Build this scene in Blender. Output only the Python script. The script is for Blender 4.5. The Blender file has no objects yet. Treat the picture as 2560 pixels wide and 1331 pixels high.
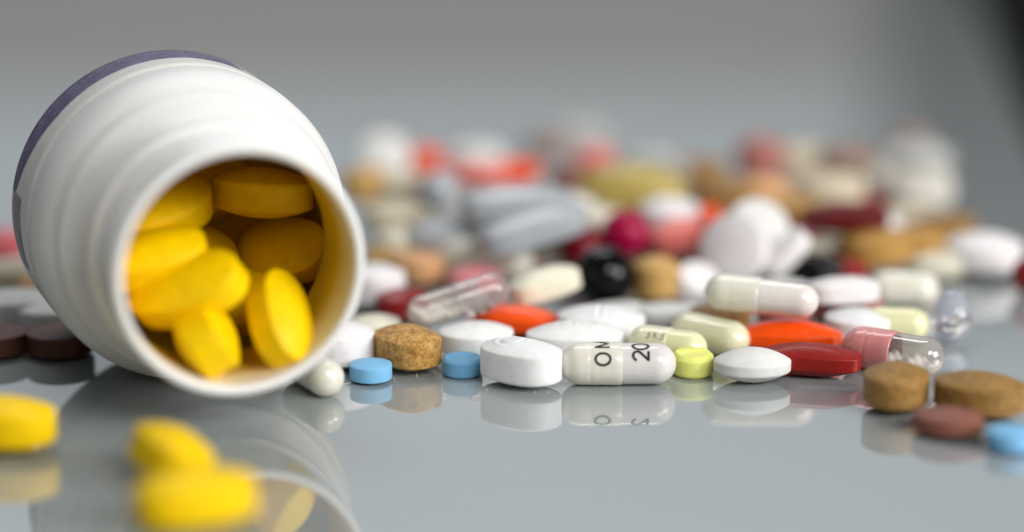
import bpy, bmesh, math, random
import numpy as np
from mathutils import Vector, Matrix, Euler

# ------------------------------------------------------------------ camera, light, exposure (metres; MM turns millimetres into metres)
MM = 0.001
S = bpy.context.scene
C = S.collection
R = math.radians

cam_d = bpy.data.cameras.new('camera')
cam = bpy.data.objects.new('camera', cam_d); C.objects.link(cam)
cam.location = (0, -0.337, 0.1095)
cam.rotation_euler = (R(90 - 15.2), 0, 0)
cam_d.lens = 85; cam_d.sensor_width = 36; cam_d.clip_start = 0.005; cam_d.clip_end = 60
cam_d.dof.use_dof = True
cam_d.dof.focus_distance = 0.3550
cam_d.dof.aperture_fstop = 3.8
S.camera = cam

W = bpy.data.worlds.new('World'); S.world = W; W.use_nodes = True
W.node_tree.nodes['Background'].inputs[0].default_value = (0.93, 0.98, 1.0, 1)
W.node_tree.nodes['Background'].inputs[1].default_value = 0.16

def area(name, loc, target, sx, sy, power, col):
    d = bpy.data.lights.new(name, 'AREA'); d.shape = 'RECTANGLE'; d.size = sx; d.size_y = sy
    d.energy = power; d.color = col
    o = bpy.data.objects.new(name, d); C.objects.link(o)
    o.location = loc
    o.rotation_euler = (Vector(target) - Vector(loc)).to_track_quat('-Z', 'Y').to_euler()
    return o
# the window to the right, the room light high behind the camera, and an added fill lamp that brightens the unseen wall
area('window_light', (0.66, -0.36, 0.28), (0, 0.03, 0.0), 0.40, 0.30, 5.2, (1.0, 0.985, 0.96))
area('room_light', (0.46, -0.76, 0.70), (0, 0.03, 0.0), 0.50, 0.35, 5.9, (1.0, 0.985, 0.965))
area('wall_fill', (-0.25, 1.0, 1.95), (-0.1, 1.95, 0.92), 1.4, 0.5, 39.0, (0.99, 0.99, 1.0))

S.view_settings.view_transform = 'Standard'
S.view_settings.look = 'None'
S.view_settings.exposure = 0.0
S.view_settings.gamma = 1
S.render.engine = 'CYCLES'
S.cycles.use_denoising = True
S.cycles.max_bounces = 14
S.cycles.transmission_bounces = 14
S.cycles.glossy_bounces = 6
S.cycles.sample_clamp_indirect = 6
S.cycles.blur_glossy = 0.5

# ------------------------------------------------------------------ materials
MATS = {}
def new_mat(name):
    m = bpy.data.materials.new(name); m.use_nodes = True
    return m, m.node_tree.nodes, m.node_tree.links, m.node_tree.nodes['Principled BSDF']

def noise(n, l, scale, detail=3, rough=0.55):
    """noise in the object's own space; scale is per millimetre"""
    tc = n.get('tc') or n.new('ShaderNodeTexCoord'); tc.name = 'tc'
    t = n.new('ShaderNodeTexNoise'); t.inputs['Scale'].default_value = scale / MM
    t.inputs['Detail'].default_value = detail; t.inputs['Roughness'].default_value = rough
    l.new(tc.outputs['Object'], t.inputs['Vector'])
    return t

def bump(n, l, src, strength, dist_mm, p):
    b = n.new('ShaderNodeBump'); b.inputs['Strength'].default_value = strength
    b.inputs['Distance'].default_value = dist_mm * MM
    l.new(src, b.inputs['Height']); l.new(b.outputs['Normal'], p.inputs['Normal'])
    return b

def ramp(n, l, src, stops):
    r = n.new('ShaderNodeValToRGB'); e = r.color_ramp.elements
    while len(e) < len(stops): e.new(0.5)
    for el, (pos, c) in zip(e, stops):
        el.position = pos; el.color = (*c, 1)
    l.new(src, r.inputs['Fac'])
    return r

def shade(c, k): return tuple(min(1, x * k) for x in c)

def pressed(name, col, rough=0.5, grain=1.0, vary=0.06, coat=0.0, sss=0.15, spec=0.3):
    """pressed or film-coated tablet: faint mottling of the colour and a fine pressed grain"""
    m, n, l, p = new_mat(name)
    a = noise(n, l, 0.55, 4)
    r = ramp(n, l, a.outputs['Fac'], [(0.3, shade(col, 1 - vary)), (0.7, shade(col, 1 + vary))])
    l.new(r.outputs['Color'], p.inputs['Base Color'])
    p.inputs['Roughness'].default_value = rough
    p.inputs['Specular IOR Level'].default_value = spec
    p.inputs['Coat Weight'].default_value = coat; p.inputs['Coat Roughness'].default_value = 0.18
    if sss:
        p.inputs['Subsurface Weight'].default_value = sss
        p.inputs['Subsurface Radius'].default_value = tuple(0.6 * x + 0.3 for x in col)
        p.inputs['Subsurface Scale'].default_value = 0.7 * MM
    g = noise(n, l, 3.2, 4, 0.6)
    bump(n, l, g.outputs['Fac'], 0.35 * grain, 0.06, p)
    MATS[name] = m

def speckled(name, dark, mid, light, fleck):
    m, n, l, p = new_mat(name)
    a = noise(n, l, 1.0, 8, 0.70)
    r = ramp(n, l, a.outputs['Fac'], [(0.36, dark), (0.5, mid), (0.64, light)])
    tc = n['tc']
    v = n.new('ShaderNodeTexVoronoi'); v.inputs['Scale'].default_value = 2.6 / MM
    l.new(tc.outputs['Object'], v.inputs['Vector'])
    f = ramp(n, l, v.outputs['Distance'], [(0.10, (1, 1, 1)), (0.17, (0, 0, 0))])
    pick = n.new('ShaderNodeSeparateColor'); l.new(v.outputs['Color'], pick.inputs[0])
    th = n.new('ShaderNodeMath'); th.operation = 'GREATER_THAN'; th.inputs[1].default_value = 0.62
    l.new(pick.outputs[0], th.inputs[0])
    mu = n.new('ShaderNodeMath'); mu.operation = 'MULTIPLY'
    l.new(f.outputs['Color'], mu.inputs[0]); l.new(th.outputs[0], mu.inputs[1])
    mx = n.new('ShaderNodeMix'); mx.data_type = 'RGBA'
    mx.inputs['B'].default_value = (*fleck, 1)
    l.new(mu.outputs[0], mx.inputs['Factor']); l.new(r.outputs['Color'], mx.inputs['A'])
    l.new(mx.outputs['Result'], p.inputs['Base Color'])
    p.inputs['Roughness'].default_value = 0.42
    p.inputs['Specular IOR Level'].default_value = 0.45
    g = noise(n, l, 2.4, 8, 0.7)
    bump(n, l, g.outputs['Fac'], 0.9, 0.22, p)
    MATS[name] = m

def gloss(name, col, rough=0.2, coat=0.6, sss=0.0, spec=0.5):
    m, n, l, p = new_mat(name)
    a = noise(n, l, 0.4, 3)
    r = ramp(n, l, a.outputs['Fac'], [(0.3, shade(col, 0.95)), (0.7, shade(col, 1.05))])
    l.new(r.outputs['Color'], p.inputs['Base Color'])
    p.inputs['Roughness'].default_value = rough
    p.inputs['Specular IOR Level'].default_value = spec
    p.inputs['Coat Weight'].default_value = coat; p.inputs['Coat Roughness'].default_value = 0.12
    if sss:
        p.inputs['Subsurface Weight'].default_value = sss
        p.inputs['Subsurface Radius'].default_value = (1, 0.9, 0.75)
        p.inputs['Subsurface Scale'].default_value = 1.5 * MM
    g = noise(n, l, 0.5, 3)
    bump(n, l, g.outputs['Fac'], 0.12, 0.15, p)
    MATS[name] = m

def clear(name, col, trans=1.0, rough=0.06, ior=1.36, sss=0.0):
    m, n, l, p = new_mat(name)
    a = noise(n, l, 0.35, 4)
    r = ramp(n, l, a.outputs['Fac'], [(0.3, shade(col, 0.96)), (0.7, shade(col, 1.03))])
    l.new(r.outputs['Color'], p.inputs['Base Color'])
    p.inputs['Transmission Weight'].default_value = trans
    p.inputs['Roughness'].default_value = rough
    p.inputs['IOR'].default_value = ior
    if sss:
        p.inputs['Subsurface Weight'].default_value = sss
        p.inputs['Subsurface Radius'].default_value = (1, 0.9, 0.7)
        p.inputs['Subsurface Scale'].default_value = 2 * MM
    g = noise(n, l, 0.6, 4)
    bump(n, l, g.outputs['Fac'], 0.15, 0.12, p)
    MATS[name] = m

def thin_shell(name, tint, haze, haze_col, rough=0.12):
    """thin gelatine wall: see-through, a little milky in cloudy patches, with mirror reflections that grow towards the edges"""
    m, n, l, p = new_mat(name); n.remove(p); out = n['Material Output']
    tr = n.new('ShaderNodeBsdfTransparent'); tr.inputs[0].default_value = (*tint, 1)
    df = n.new('ShaderNodeBsdfDiffuse'); df.inputs[0].default_value = (*haze_col, 1)
    tl = n.new('ShaderNodeBsdfTranslucent'); tl.inputs[0].default_value = (*haze_col, 1)
    milk = n.new('ShaderNodeMixShader'); milk.inputs[0].default_value = 0.5
    l.new(df.outputs[0], milk.inputs[1]); l.new(tl.outputs[0], milk.inputs[2])
    a = noise(n, l, 0.7, 5, 0.6)
    mr = n.new('ShaderNodeMapRange'); mr.inputs[1].default_value = 0.3; mr.inputs[2].default_value = 0.7
    mr.inputs[3].default_value = haze * 0.6; mr.inputs[4].default_value = min(1, haze * 1.4)
    l.new(a.outputs['Fac'], mr.inputs[0])
    lw = n.new('ShaderNodeLayerWeight'); lw.inputs[0].default_value = 0.5
    ed = n.new('ShaderNodeMath'); ed.operation = 'POWER'; ed.inputs[1].default_value = 2.5; l.new(lw.outputs['Facing'], ed.inputs[0])
    ea = n.new('ShaderNodeMath'); ea.operation = 'MULTIPLY_ADD'; ea.inputs[1].default_value = 0.32; ea.use_clamp = True
    l.new(ed.outputs[0], ea.inputs[0]); l.new(mr.outputs[0], ea.inputs[2])
    body = n.new('ShaderNodeMixShader'); l.new(ea.outputs[0], body.inputs[0])
    l.new(tr.outputs[0], body.inputs[1]); l.new(milk.outputs[0], body.inputs[2])
    gl = n.new('ShaderNodeBsdfGlossy'); gl.inputs['Roughness'].default_value = rough
    pw = n.new('ShaderNodeMath'); pw.operation = 'POWER'; pw.inputs[1].default_value = 3.2; l.new(lw.outputs['Facing'], pw.inputs[0])
    fr = n.new('ShaderNodeMath'); fr.operation = 'MULTIPLY_ADD'; fr.inputs[1].default_value = 0.8; fr.inputs[2].default_value = 0.05
    l.new(pw.outputs[0], fr.inputs[0])
    fin = n.new('ShaderNodeMixShader'); l.new(fr.outputs[0], fin.inputs[0])
    l.new(body.outputs[0], fin.inputs[1]); l.new(gl.outputs[0], fin.inputs[2])
    l.new(fin.outputs[0], out.inputs['Surface'])
    MATS[name] = m

pressed('white_a', (0.80, 0.80, 0.79))
pressed('white_b', (0.82, 0.82, 0.82))
pressed('white_c', (0.74, 0.735, 0.71))
pressed('white_pink', (0.82, 0.785, 0.79), rough=0.42)
pressed('blue', (0.20, 0.47, 0.74), vary=0.03)
pressed('blue_deep', (0.17, 0.42, 0.66), vary=0.03, grain=1.6)
pressed('lime', (0.80, 0.82, 0.22), vary=0.04)
pressed('cream', (0.72, 0.68, 0.55))
pressed('ivory', (0.82, 0.78, 0.62), rough=0.35, coat=0.3)
pressed('beige', (0.62, 0.54, 0.40))
pressed('beige_white', (0.66, 0.63, 0.56))
pressed('peach', (0.66, 0.36, 0.17))
pressed('tan', (0.55, 0.33, 0.11))
speckled('ochre', (0.19, 0.090, 0.014), (0.33, 0.170, 0.034), (0.44, 0.25, 0.07), (0.48, 0.32, 0.13))
pressed('golden', (0.45, 0.25, 0.065), vary=0.12)
pressed('brick', (0.23, 0.085, 0.058), vary=0.08, sss=0.0)
pressed('dark_brown', (0.10, 0.032, 0.02), vary=0.08, sss=0.0)
pressed('mauve', (0.30, 0.20, 0.16))
pressed('rose_brown', (0.42, 0.16, 0.14))
pressed('pink', (0.72, 0.22, 0.25))
pressed('red_pink', (0.60, 0.10, 0.12), coat=0.3)
pressed('coral', (0.82, 0.20, 0.17), coat=0.3, rough=0.35)
pressed('dark_red', (0.26, 0.009, 0.006), coat=0.08, rough=0.42, sss=0.05)
pressed('maroon', (0.24, 0.010, 0.010), coat=0.1, rough=0.35, sss=0.05)
pressed('maroon_deep', (0.11, 0.004, 0.004), sss=0)  # darker copy of maroon, with the caplet's shadow put into the colour
pressed('orange', (0.92, 0.085, 0.002), coat=0.2, rough=0.34, grain=0.5, sss=0.1)
pressed('yellow', (0.93, 0.605, 0.0), rough=0.45, grain=1.0, vary=0.08, spec=0.2)
speckled('speckled', (0.27, 0.105, 0.016), (0.46, 0.235, 0.042), (0.62, 0.38, 0.11), (0.80, 0.68, 0.48))
gloss('black', (0.002, 0.002, 0.0025), 0.10, 0.0, spec=0.28)
gloss('crimson', (0.33, 0.0, 0.045), 0.3, 0.0, spec=0.25)
gloss('crimson_dark', (0.16, 0.0, 0.010), 0.3, 0.0, spec=0.25)
gloss('pearl', (0.74, 0.72, 0.63), 0.2, 0.8, 0.5)
gloss('bluewhite', (0.39, 0.415, 0.445), 0.28, 0.6, 0.3)
gloss('capsule_cream', (0.76, 0.73, 0.64), 0.26, 0.35, 0.35)
gloss('capsule_white', (0.71, 0.675, 0.655), 0.26, 0.35, 0.3)
gloss('capsule_pink', (0.68, 0.27, 0.26), 0.25, 0.4, 0.4)
gloss('pale_gel', (0.78, 0.76, 0.53), 0.2, 0.7, 0.5)
gloss('pale_yellow', (0.78, 0.76, 0.46), 0.25, 0.5, 0.4)
gloss('beige_gel', (0.79, 0.765, 0.66), 0.2, 0.7, 0.5)
gloss('pink_gel', (0.80, 0.745, 0.70), 0.16, 0.8, 0.5)
thin_shell('shell_clear', (0.98, 0.97, 0.965), 0.11, (0.85, 0.80, 0.78))
thin_shell('shell_pearl', (0.96, 0.94, 0.90), 0.5, (0.92, 0.89, 0.84))
clear('olive_gel', (0.78, 0.62, 0.20), 0.55, 0.12, 1.4, 0.3)
clear('clear_gel', (0.88, 0.88, 0.86), 0.7, 0.10, 1.4)
clear('violet_gel', (0.86, 0.87, 0.95), 0.85, 0.06, 1.4)
clear('bluegrey_gel', (0.62, 0.66, 0.70), 0.4, 0.15, 1.4)
pressed('powder', (0.90, 0.87, 0.79), grain=2.5, vary=0.06)
pressed('powder_pink', (0.88, 0.82, 0.78), grain=0.4, vary=0.05)
pressed('ink', (0.008, 0.008, 0.012), sss=0, vary=0.0, grain=0.3)
pressed('ink_grey', (0.10, 0.09, 0.06), sss=0, vary=0.0, grain=0.3)
pressed('label_paper', (0.74, 0.74, 0.70), rough=0.4, sss=0, grain=0.3)
pressed('label_purple', (0.125, 0.105, 0.20), rough=0.5, sss=0, grain=0.5, vary=0.35)
pressed('label_ink', (0.035, 0.055, 0.05), sss=0, vary=0.0)
pressed('label_grey', (0.30, 0.26, 0.28), sss=0, vary=0.3)
pressed('label_print', (0.21, 0.19, 0.29), sss=0, vary=0.1)

def bottle_plastic():
    m, n, l, p = new_mat('white_plastic')
    a = noise(n, l, 0.08, 3)
    r = ramp(n, l, a.outputs['Fac'], [(0.3, (0.84, 0.835, 0.80)), (0.7, (0.87, 0.865, 0.84))])
    l.new(r.outputs['Color'], p.inputs['Base Color'])
    p.inputs['Roughness'].default_value = 0.46
    p.inputs['Subsurface Weight'].default_value = 0.6
    p.inputs['Subsurface Radius'].default_value = (1, 0.93, 0.75)
    p.inputs['Subsurface Scale'].default_value = 3.0 * MM
    g = noise(n, l, 0.35, 4)
    bump(n, l, g.outputs['Fac'], 0.15, 0.12, p)
    MATS['white_plastic'] = m
    # inside wall: yellow light bounced off the caplets, painted in except near the lip
    m, n, l, p = new_mat('yellow_bounce_plastic')
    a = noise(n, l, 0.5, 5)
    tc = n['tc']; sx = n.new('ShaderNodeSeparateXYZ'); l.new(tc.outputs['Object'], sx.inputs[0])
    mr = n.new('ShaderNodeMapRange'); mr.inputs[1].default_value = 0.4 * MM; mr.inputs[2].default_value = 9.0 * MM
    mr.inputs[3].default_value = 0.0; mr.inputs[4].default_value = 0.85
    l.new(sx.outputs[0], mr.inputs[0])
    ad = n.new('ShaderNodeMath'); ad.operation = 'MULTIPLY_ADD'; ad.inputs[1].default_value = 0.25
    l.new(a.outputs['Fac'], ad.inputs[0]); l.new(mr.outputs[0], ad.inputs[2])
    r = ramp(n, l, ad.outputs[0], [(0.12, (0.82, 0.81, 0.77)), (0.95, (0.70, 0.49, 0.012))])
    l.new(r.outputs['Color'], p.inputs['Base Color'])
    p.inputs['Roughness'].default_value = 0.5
    MATS['yellow_bounce_plastic'] = m
bottle_plastic()

def table_glass():
    m, n, l, p = new_mat('table_glass')
    a = noise(n, l, 0.004, 4)
    r = ramp(n, l, a.outputs['Fac'], [(0.3, (0.315, 0.35, 0.355)), (0.7, (0.335, 0.37, 0.375))])
    l.new(r.outputs['Color'], p.inputs['Base Color'])
    p.inputs['Roughness'].default_value = 0.03
    p.inputs['IOR'].default_value = 1.6
    p.inputs['Coat Weight'].default_value = 1.0
    p.inputs['Coat IOR'].default_value = 1.5
    # faint wiped smears in the polish
    s_ = noise(n, l, 0.035, 6, 0.7); s_.inputs['Distortion'].default_value = 1.2
    mr = n.new('ShaderNodeMapRange'); mr.inputs[1].default_value = 0.42; mr.inputs[2].default_value = 0.75
    mr.inputs[3].default_value = 0.008; mr.inputs[4].default_value = 0.07
    l.new(s_.outputs['Fac'], mr.inputs[0]); l.new(mr.outputs[0], p.inputs['Coat Roughness'])
    MATS['table_glass'] = m
table_glass()

# ------------------------------------------------------------------ mesh builders (arguments in millimetres)
def make_mesh(name, verts, faces, mat, smooth=True):
    me = bpy.data.meshes.new(name)
    me.from_pydata([tuple(float(c) * MM for c in v) for v in verts], [], faces)
    me.materials.append(MATS[mat])
    if smooth: me.polygons.foreach_set('use_smooth', [True] * len(me.polygons))
    me.update()
    return me

def rings_to_mesh(rings, cap0=True, cap1=True, closed_loop=False):
    """rings: list of (n,3) arrays -> verts, faces; poles closed by a centre vertex"""
    n = len(rings[0]); verts = [tuple(v) for r in rings for v in r]; faces = []
    k = len(rings)
    for i in range(k if closed_loop else k - 1):
        a = i * n; b = ((i + 1) % k) * n
        for j in range(n):
            j2 = (j + 1) % n
            faces.append((a + j, a + j2, b + j2, b + j))
    if not closed_loop:
        if cap0:
            c = len(verts); verts.append(tuple(np.mean(rings[0], axis=0)))
            faces += [(c, (j + 1) % n, j) for j in range(n)]
        if cap1:
            c = len(verts); verts.append(tuple(np.mean(rings[-1], axis=0)))
            a = (k - 1) * n
            faces += [(c, a + j, a + (j + 1) % n) for j in range(n)]
    return verts, faces

def outline(kind, L, Wd, n):
    t = np.linspace(0, 2 * np.pi, n, endpoint=False)
    if kind == 'oval': e = 2.0
    elif kind == 'fat': e = 2.35
    elif kind == 'caplet': e = 2.9
    elif kind == 'almond': e = 1.75
    c, s = np.cos(t), np.sin(t)
    x = np.sign(c) * np.abs(c) ** (2 / e) * L / 2
    y = np.sign(s) * np.abs(s) ** (2 / e) * Wd / 2
    # even spacing along the outline
    P = np.stack([x, y], 1); Q = np.vstack([P, P[:1]])
    d = np.concatenate([[0], np.cumsum(np.linalg.norm(np.diff(Q, axis=0), axis=1))])
    u = np.linspace(0, d[-1], n, endpoint=False)
    return np.stack([np.interp(u, d, Q[:, 0]), np.interp(u, d, Q[:, 1])], 1)

def seg_dist(P, a, b):
    a = np.array(a); b = np.array(b); ab = b - a
    t = np.clip(((P - a) @ ab) / (ab @ ab + 1e-12), 0, 1)
    return np.linalg.norm(P - (a + t[:, None] * ab), axis=1)

def tablet(kind, L, Wd, T, band, n=80, m=14, flat=False, grooves=None, gd=0.22, gw=0.34, rough_edge=0.0, seed=1, dish=0.0):
    """pressed tablet lying flat: a side band with a domed (or bevelled flat) face above and below"""
    o = outline(kind, L, Wd, n); dome = (T - band) / 2
    prof = []                                         # (scale, height) from the equator up to the pole
    prof += [(1, 0), (1, band / 2 * 0.6), (1.0, band / 2 - 0.10), (0.996, band / 2 - 0.03), (0.987, band / 2 + 0.035)]
    if flat:
        inset = 1 - 1.1 * dome / (min(L, Wd) / 2)
        prof += [(inset + 0.012, band / 2 + dome - 0.05), (inset - 0.01, band / 2 + dome)]
        prof += [(inset * (1 - k / m), band / 2 + dome - dish * min(1, (k / m) / 0.35) ** 0.7) for k in range(1, m)]
    else:
        for k in range(1, m):
            s = 0.987 * (1 - k / m)
            prof.append((s, band / 2 + 0.035 + (dome - 0.035) * (1 - (s / 0.987) ** 2)))
    full = [(s, -z) for s, z in reversed(prof[1:])] + prof
    rings = []
    rng = np.random.default_rng(seed)
    ph = rng.uniform(0, 6.28, 6)
    ang = np.arctan2(o[:, 1], o[:, 0])
    wob = sum(np.sin(ang * (k + 3) + ph[k]) for k in range(6)) / 6
    for s, z in full:
        r = np.zeros((n, 3)); r[:, :2] = o * s * (1 + rough_edge * wob)[:, None]; r[:, 2] = z
        if grooves and z > band / 2 and s < 0.97:
            d = np.full(n, 9.9)
            for g in grooves:
                for a, b in zip(g, g[1:]): d = np.minimum(d, seg_dist(r[:, :2], a, b))
            r[:, 2] -= gd * np.exp(-(d / gw) ** 2)
            r[:, 2] += gd * 0.35 * np.exp(-((d - 2 * gw) / gw) ** 2)
        rings.append(r)
    return rings_to_mesh(rings)

def lathe(prof, n=64, axis='x', cap0=False, cap1=False, closed_loop=False):
    t = np.linspace(0, 2 * np.pi, n, endpoint=False)
    rings = []
    for u, r in prof:
        a = np.zeros((n, 3)); a[:, 0] = u; a[:, 1] = r * np.cos(t); a[:, 2] = r * np.sin(t)
        rings.append(a)
    return rings_to_mesh(rings, cap0, cap1, closed_loop)

def hemi(x0, r, direction, n=12, start=0.02):
    """quarter circle from the pole to the equator; direction -1: pole on the left"""
    return [(x0 + direction * r * math.cos(a), r * math.sin(a)) for a in np.linspace(start, math.pi / 2, n)]

def ellipsoid(L, Wd, T, n=48, m=28, waist=0.0):
    rings = []
    for k in range(1, m):
        a = math.pi * k / m
        t = np.linspace(0, 2 * np.pi, n, endpoint=False)
        r = np.zeros((n, 3)); r[:, 0] = -L / 2 * math.cos(a)
        q = math.sin(a) ** (1 - waist)
        r[:, 1] = Wd / 2 * q * np.cos(t); r[:, 2] = T / 2 * q * np.sin(t)
        rings.append(r)
    return rings_to_mesh(rings)

def capsule_solid(L, D, n=48):
    r = D / 2
    p = hemi(-L / 2 + r, r, -1) + [(x, r) for x in np.linspace(-L / 2 + r, L / 2 - r, 8)[1:-1]] + hemi(L / 2 - r, r, 1)[::-1]
    return lathe(p, n, cap0=True, cap1=True)

def half_shell(x_tip, x_open, r, wall, sign, n=64):
    """thin-walled capsule half with a round closed end; sign -1: closed end on the left"""
    xo = x_tip - sign * r
    out = hemi(xo, r, sign, 14) + [(x, r) for x in np.linspace(xo, x_open, 10)[1:]]
    ri = r - wall
    inn = hemi(xo, ri, sign, 14) + [(x, ri) for x in np.linspace(xo, x_open, 10)[1:]]
    prof = out + inn[::-1]
    v, f = lathe(prof, n, cap0=True, cap1=True)
    if sign > 0: f = [tuple(reversed(q)) for q in f]
    return v, f

def cap_profile(x_tip, x_open, r, sign):
    """outside of an opaque cap: dome, locking ring, faint neck, open rim"""
    xo = x_tip - sign * r
    L = abs(x_open - xo)
    p = hemi(xo, r * 0.985, sign, 14)
    for t, k in [(0.10, 0.99), (0.20, 1.0), (0.225, 0.988), (0.25, 1.0), (0.40, 1.003), (0.47, 0.994), (0.53, 1.003), (0.8, 1.005), (0.985, 1.005), (1.0, 0.995), (1.0, 0.93)]:
        p.append((xo + (x_open - xo) * t, r * k))
    return p

# letters as centre lines in a unit box (x 0..w along the reading direction, y 0..1 up)
def arc(cx, cy, rx, ry, a0, a1, k=18):
    return [(cx + rx * math.cos(R(a)), cy + ry * math.sin(R(a))) for a in np.linspace(a0, a1, k)]
GLYPH = {
    'O': (0.84, [arc(0.42, 0.5, 0.40, 0.5, 0, 360, 40)]),
    '0': (0.62, [arc(0.31, 0.5, 0.27, 0.5, 0, 360, 36)]),
    'M': (0.90, [[(0.04, 0), (0.04, 1), (0.45, 0.12), (0.86, 1), (0.86, 0)]]),
    '2': (0.62, [arc(0.31, 0.72, 0.27, 0.28, 170, -35, 16) + [(0.03, 0.02), (0.60, 0.02)]]),
    'F': (0.55, [[(0.05, 0), (0.05, 1), (0.52, 1)], [(0.05, 0.52), (0.44, 0.52)]]),
    'X': (0.62, [[(0.03, 0), (0.59, 1)], [(0.03, 1), (0.59, 0)]]),
}
def resample(pl, step):
    out = [np.array(pl[0], float)]
    for a, b in zip(pl, pl[1:]):
        a = np.array(a, float); b = np.array(b, float); k = max(1, int(np.ceil(np.linalg.norm(b - a) / step)))
        out += [a + (b - a) * i / k for i in range(1, k + 1)]
    return np.array(out)

def letter_on_cylinder(ch, size, width, r, x0, ang0, flip=1, stretch=1.0):
    """ribbon strokes wrapped round an x-axis cylinder of radius r: reading direction climbs the surface, letter tops point to -x (flip 1)"""
    verts, faces = [], []
    w, strokes = GLYPH[ch]
    for st in strokes:
        P = resample([(x * size * stretch, y * size) for x, y in st], 0.12)
        closed = np.linalg.norm(P[0] - P[-1]) < 1e-6
        N = len(P); nr = []
        for i in range(N):
            if closed: a, b = P[(i - 1) % (N - 1)], P[(i + 1) % (N - 1)]
            else: a, b = P[max(0, i - 1)], P[min(N - 1, i + 1)]
            d = b - a; d = d / (np.linalg.norm(d) + 1e-9); nr.append(np.array([-d[1], d[0]]))
        base = len(verts)
        for p, q in zip(P, nr):
            for side in (-1, 1):
                u, v = p + side * q * width / 2
                th = ang0 + flip * u / r
                verts.append((x0 - flip * v, -r * math.cos(th), r * math.sin(th)))
        for i in range(N - 1):
            a = base + 2 * i; faces.append((a, a + 1, a + 3, a + 2))
    return verts, faces, w * size * stretch

# ------------------------------------------------------------------ things
MESHES = {}
def link(name, me, parent=None):
    o = bpy.data.objects.new(name, me); C.objects.link(o)
    if parent: o.parent = parent
    return o

def tag(o, label, cat, group=None):
    o['label'] = label; o['category'] = cat
    if group: o['group'] = group
    return o

def place(o, loc, rot):
    yaw, pitch, roll = rot
    o.location = [c * MM for c in loc]
    o.rotation_euler = (R(roll), R(-pitch), R(yaw))

def pill_mesh(shape, mat):
    key = (shape, mat)
    if key in MESHES: return MESHES[key]
    k = shape[0]
    if k == 'ell': vf = ellipsoid(*shape[1:])
    elif k == 'cap': vf = capsule_solid(*shape[1:])
    elif k in ('oval', 'fat', 'caplet', 'almond'):
        L, Wd, T, band = shape[1:5]; opt = dict(shape[5:])
        vf = tablet(k, L, Wd, T, band, **opt)
    MESHES[key] = make_mesh('pill', vf[0], vf[1], mat)
    return MESHES[key]

def pill(name, shape, mat, loc, rot, label, cat, group=None):
    o = link(name, pill_mesh(shape, mat))
    place(o, loc, rot); tag(o, label, cat, group)
    return o

def pill_parts(name, loc, rot, label, cat, group=None):
    e = bpy.data.objects.new(name, None); C.objects.link(e); e.empty_display_size = 0.004
    place(e, loc, rot); tag(e, label, cat, group)
    return e

def pill_child(name, vf, mat, parent):
    return link(name, make_mesh(name, vf[0], vf[1], mat), parent)

# ------------------------------------------------------------------ the surface and what it mirrors
def box(name, x0, x1, y0, y1, z0, z1, mat, bevel=0.0):
    bm = bmesh.new()
    bmesh.ops.create_cube(bm, size=1, matrix=Matrix.Translation(((x0 + x1) / 2, (y0 + y1) / 2, (z0 + z1) / 2)) @ Matrix.Diagonal((x1 - x0, y1 - y0, z1 - z0, 1)))
    if bevel: bmesh.ops.bevel(bm, geom=list(bm.edges), offset=bevel, segments=3, affect='EDGES')
    me = bpy.data.meshes.new(name); bm.to_mesh(me); bm.free(); me.materials.append(MATS[mat])
    return link(name, me)

def paint(name, col, rough=0.8, scale=0.02):
    m, n, l, p = new_mat(name)
    a = noise(n, l, scale, 4)
    r = ramp(n, l, a.outputs['Fac'], [(0.3, shade(col, 0.96)), (0.7, shade(col, 1.04))])
    l.new(r.outputs['Color'], p.inputs['Base Color']); p.inputs['Roughness'].default_value = rough
    MATS[name] = m
paint('wall_warm', (0.315, 0.293, 0.268)); paint('wall_cool', (0.51, 0.555, 0.59)); paint('box_dark', (0.008, 0.009, 0.009))
def prism(name, pts, z0, z1, mat):
    V = [(x, y, z0) for x, y in pts] + [(x, y, z1) for x, y in pts]; k = len(pts)
    F = [tuple(range(k - 1, -1, -1)), tuple(range(k, 2 * k))] + [(i, (i + 1) % k, k + (i + 1) % k, k + i) for i in range(k)]
    bm = bmesh.new(); vs = [bm.verts.new(v) for v in V]
    for f_ in F: bm.faces.new([vs[i] for i in f_])
    bmesh.ops.bevel(bm, geom=list(bm.edges), offset=0.0015, segments=2, affect='EDGES')
    me = bpy.data.meshes.new(name); bm.to_mesh(me); bm.free(); me.materials.append(MATS[mat])
    return link(name, me)
top = prism('tabletop', [(-1.30, -0.60), (0.014, -0.60), (0.185, 0.75), (-1.30, 0.94)], -0.010, 0.0, 'table_glass'); top['kind'] = 'structure'
paint('floor_dark', (0.018, 0.017, 0.016), 0.7)
fl = box('floor', -4, 4, -3, 4, -0.80, -0.75, 'floor_dark'); fl['kind'] = 'structure'
w = box('wall', -2.6, 2.6, 1.95, 2.0, 0.345, 1.7, 'wall_cool'); w['kind'] = 'structure'
w2 = box('wainscot', -2.6, 2.6, 1.944, 2.0, -0.75, 0.345, 'wall_warm'); w2['kind'] = 'structure'
w3 = box('dark_box', 0.35, 2.4, 1.80, 1.93, -0.75, 0.52, 'box_dark', 0.004); w3['kind'] = 'structure'  # unseen dark box, added so the table mirrors darkness at the right

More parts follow.
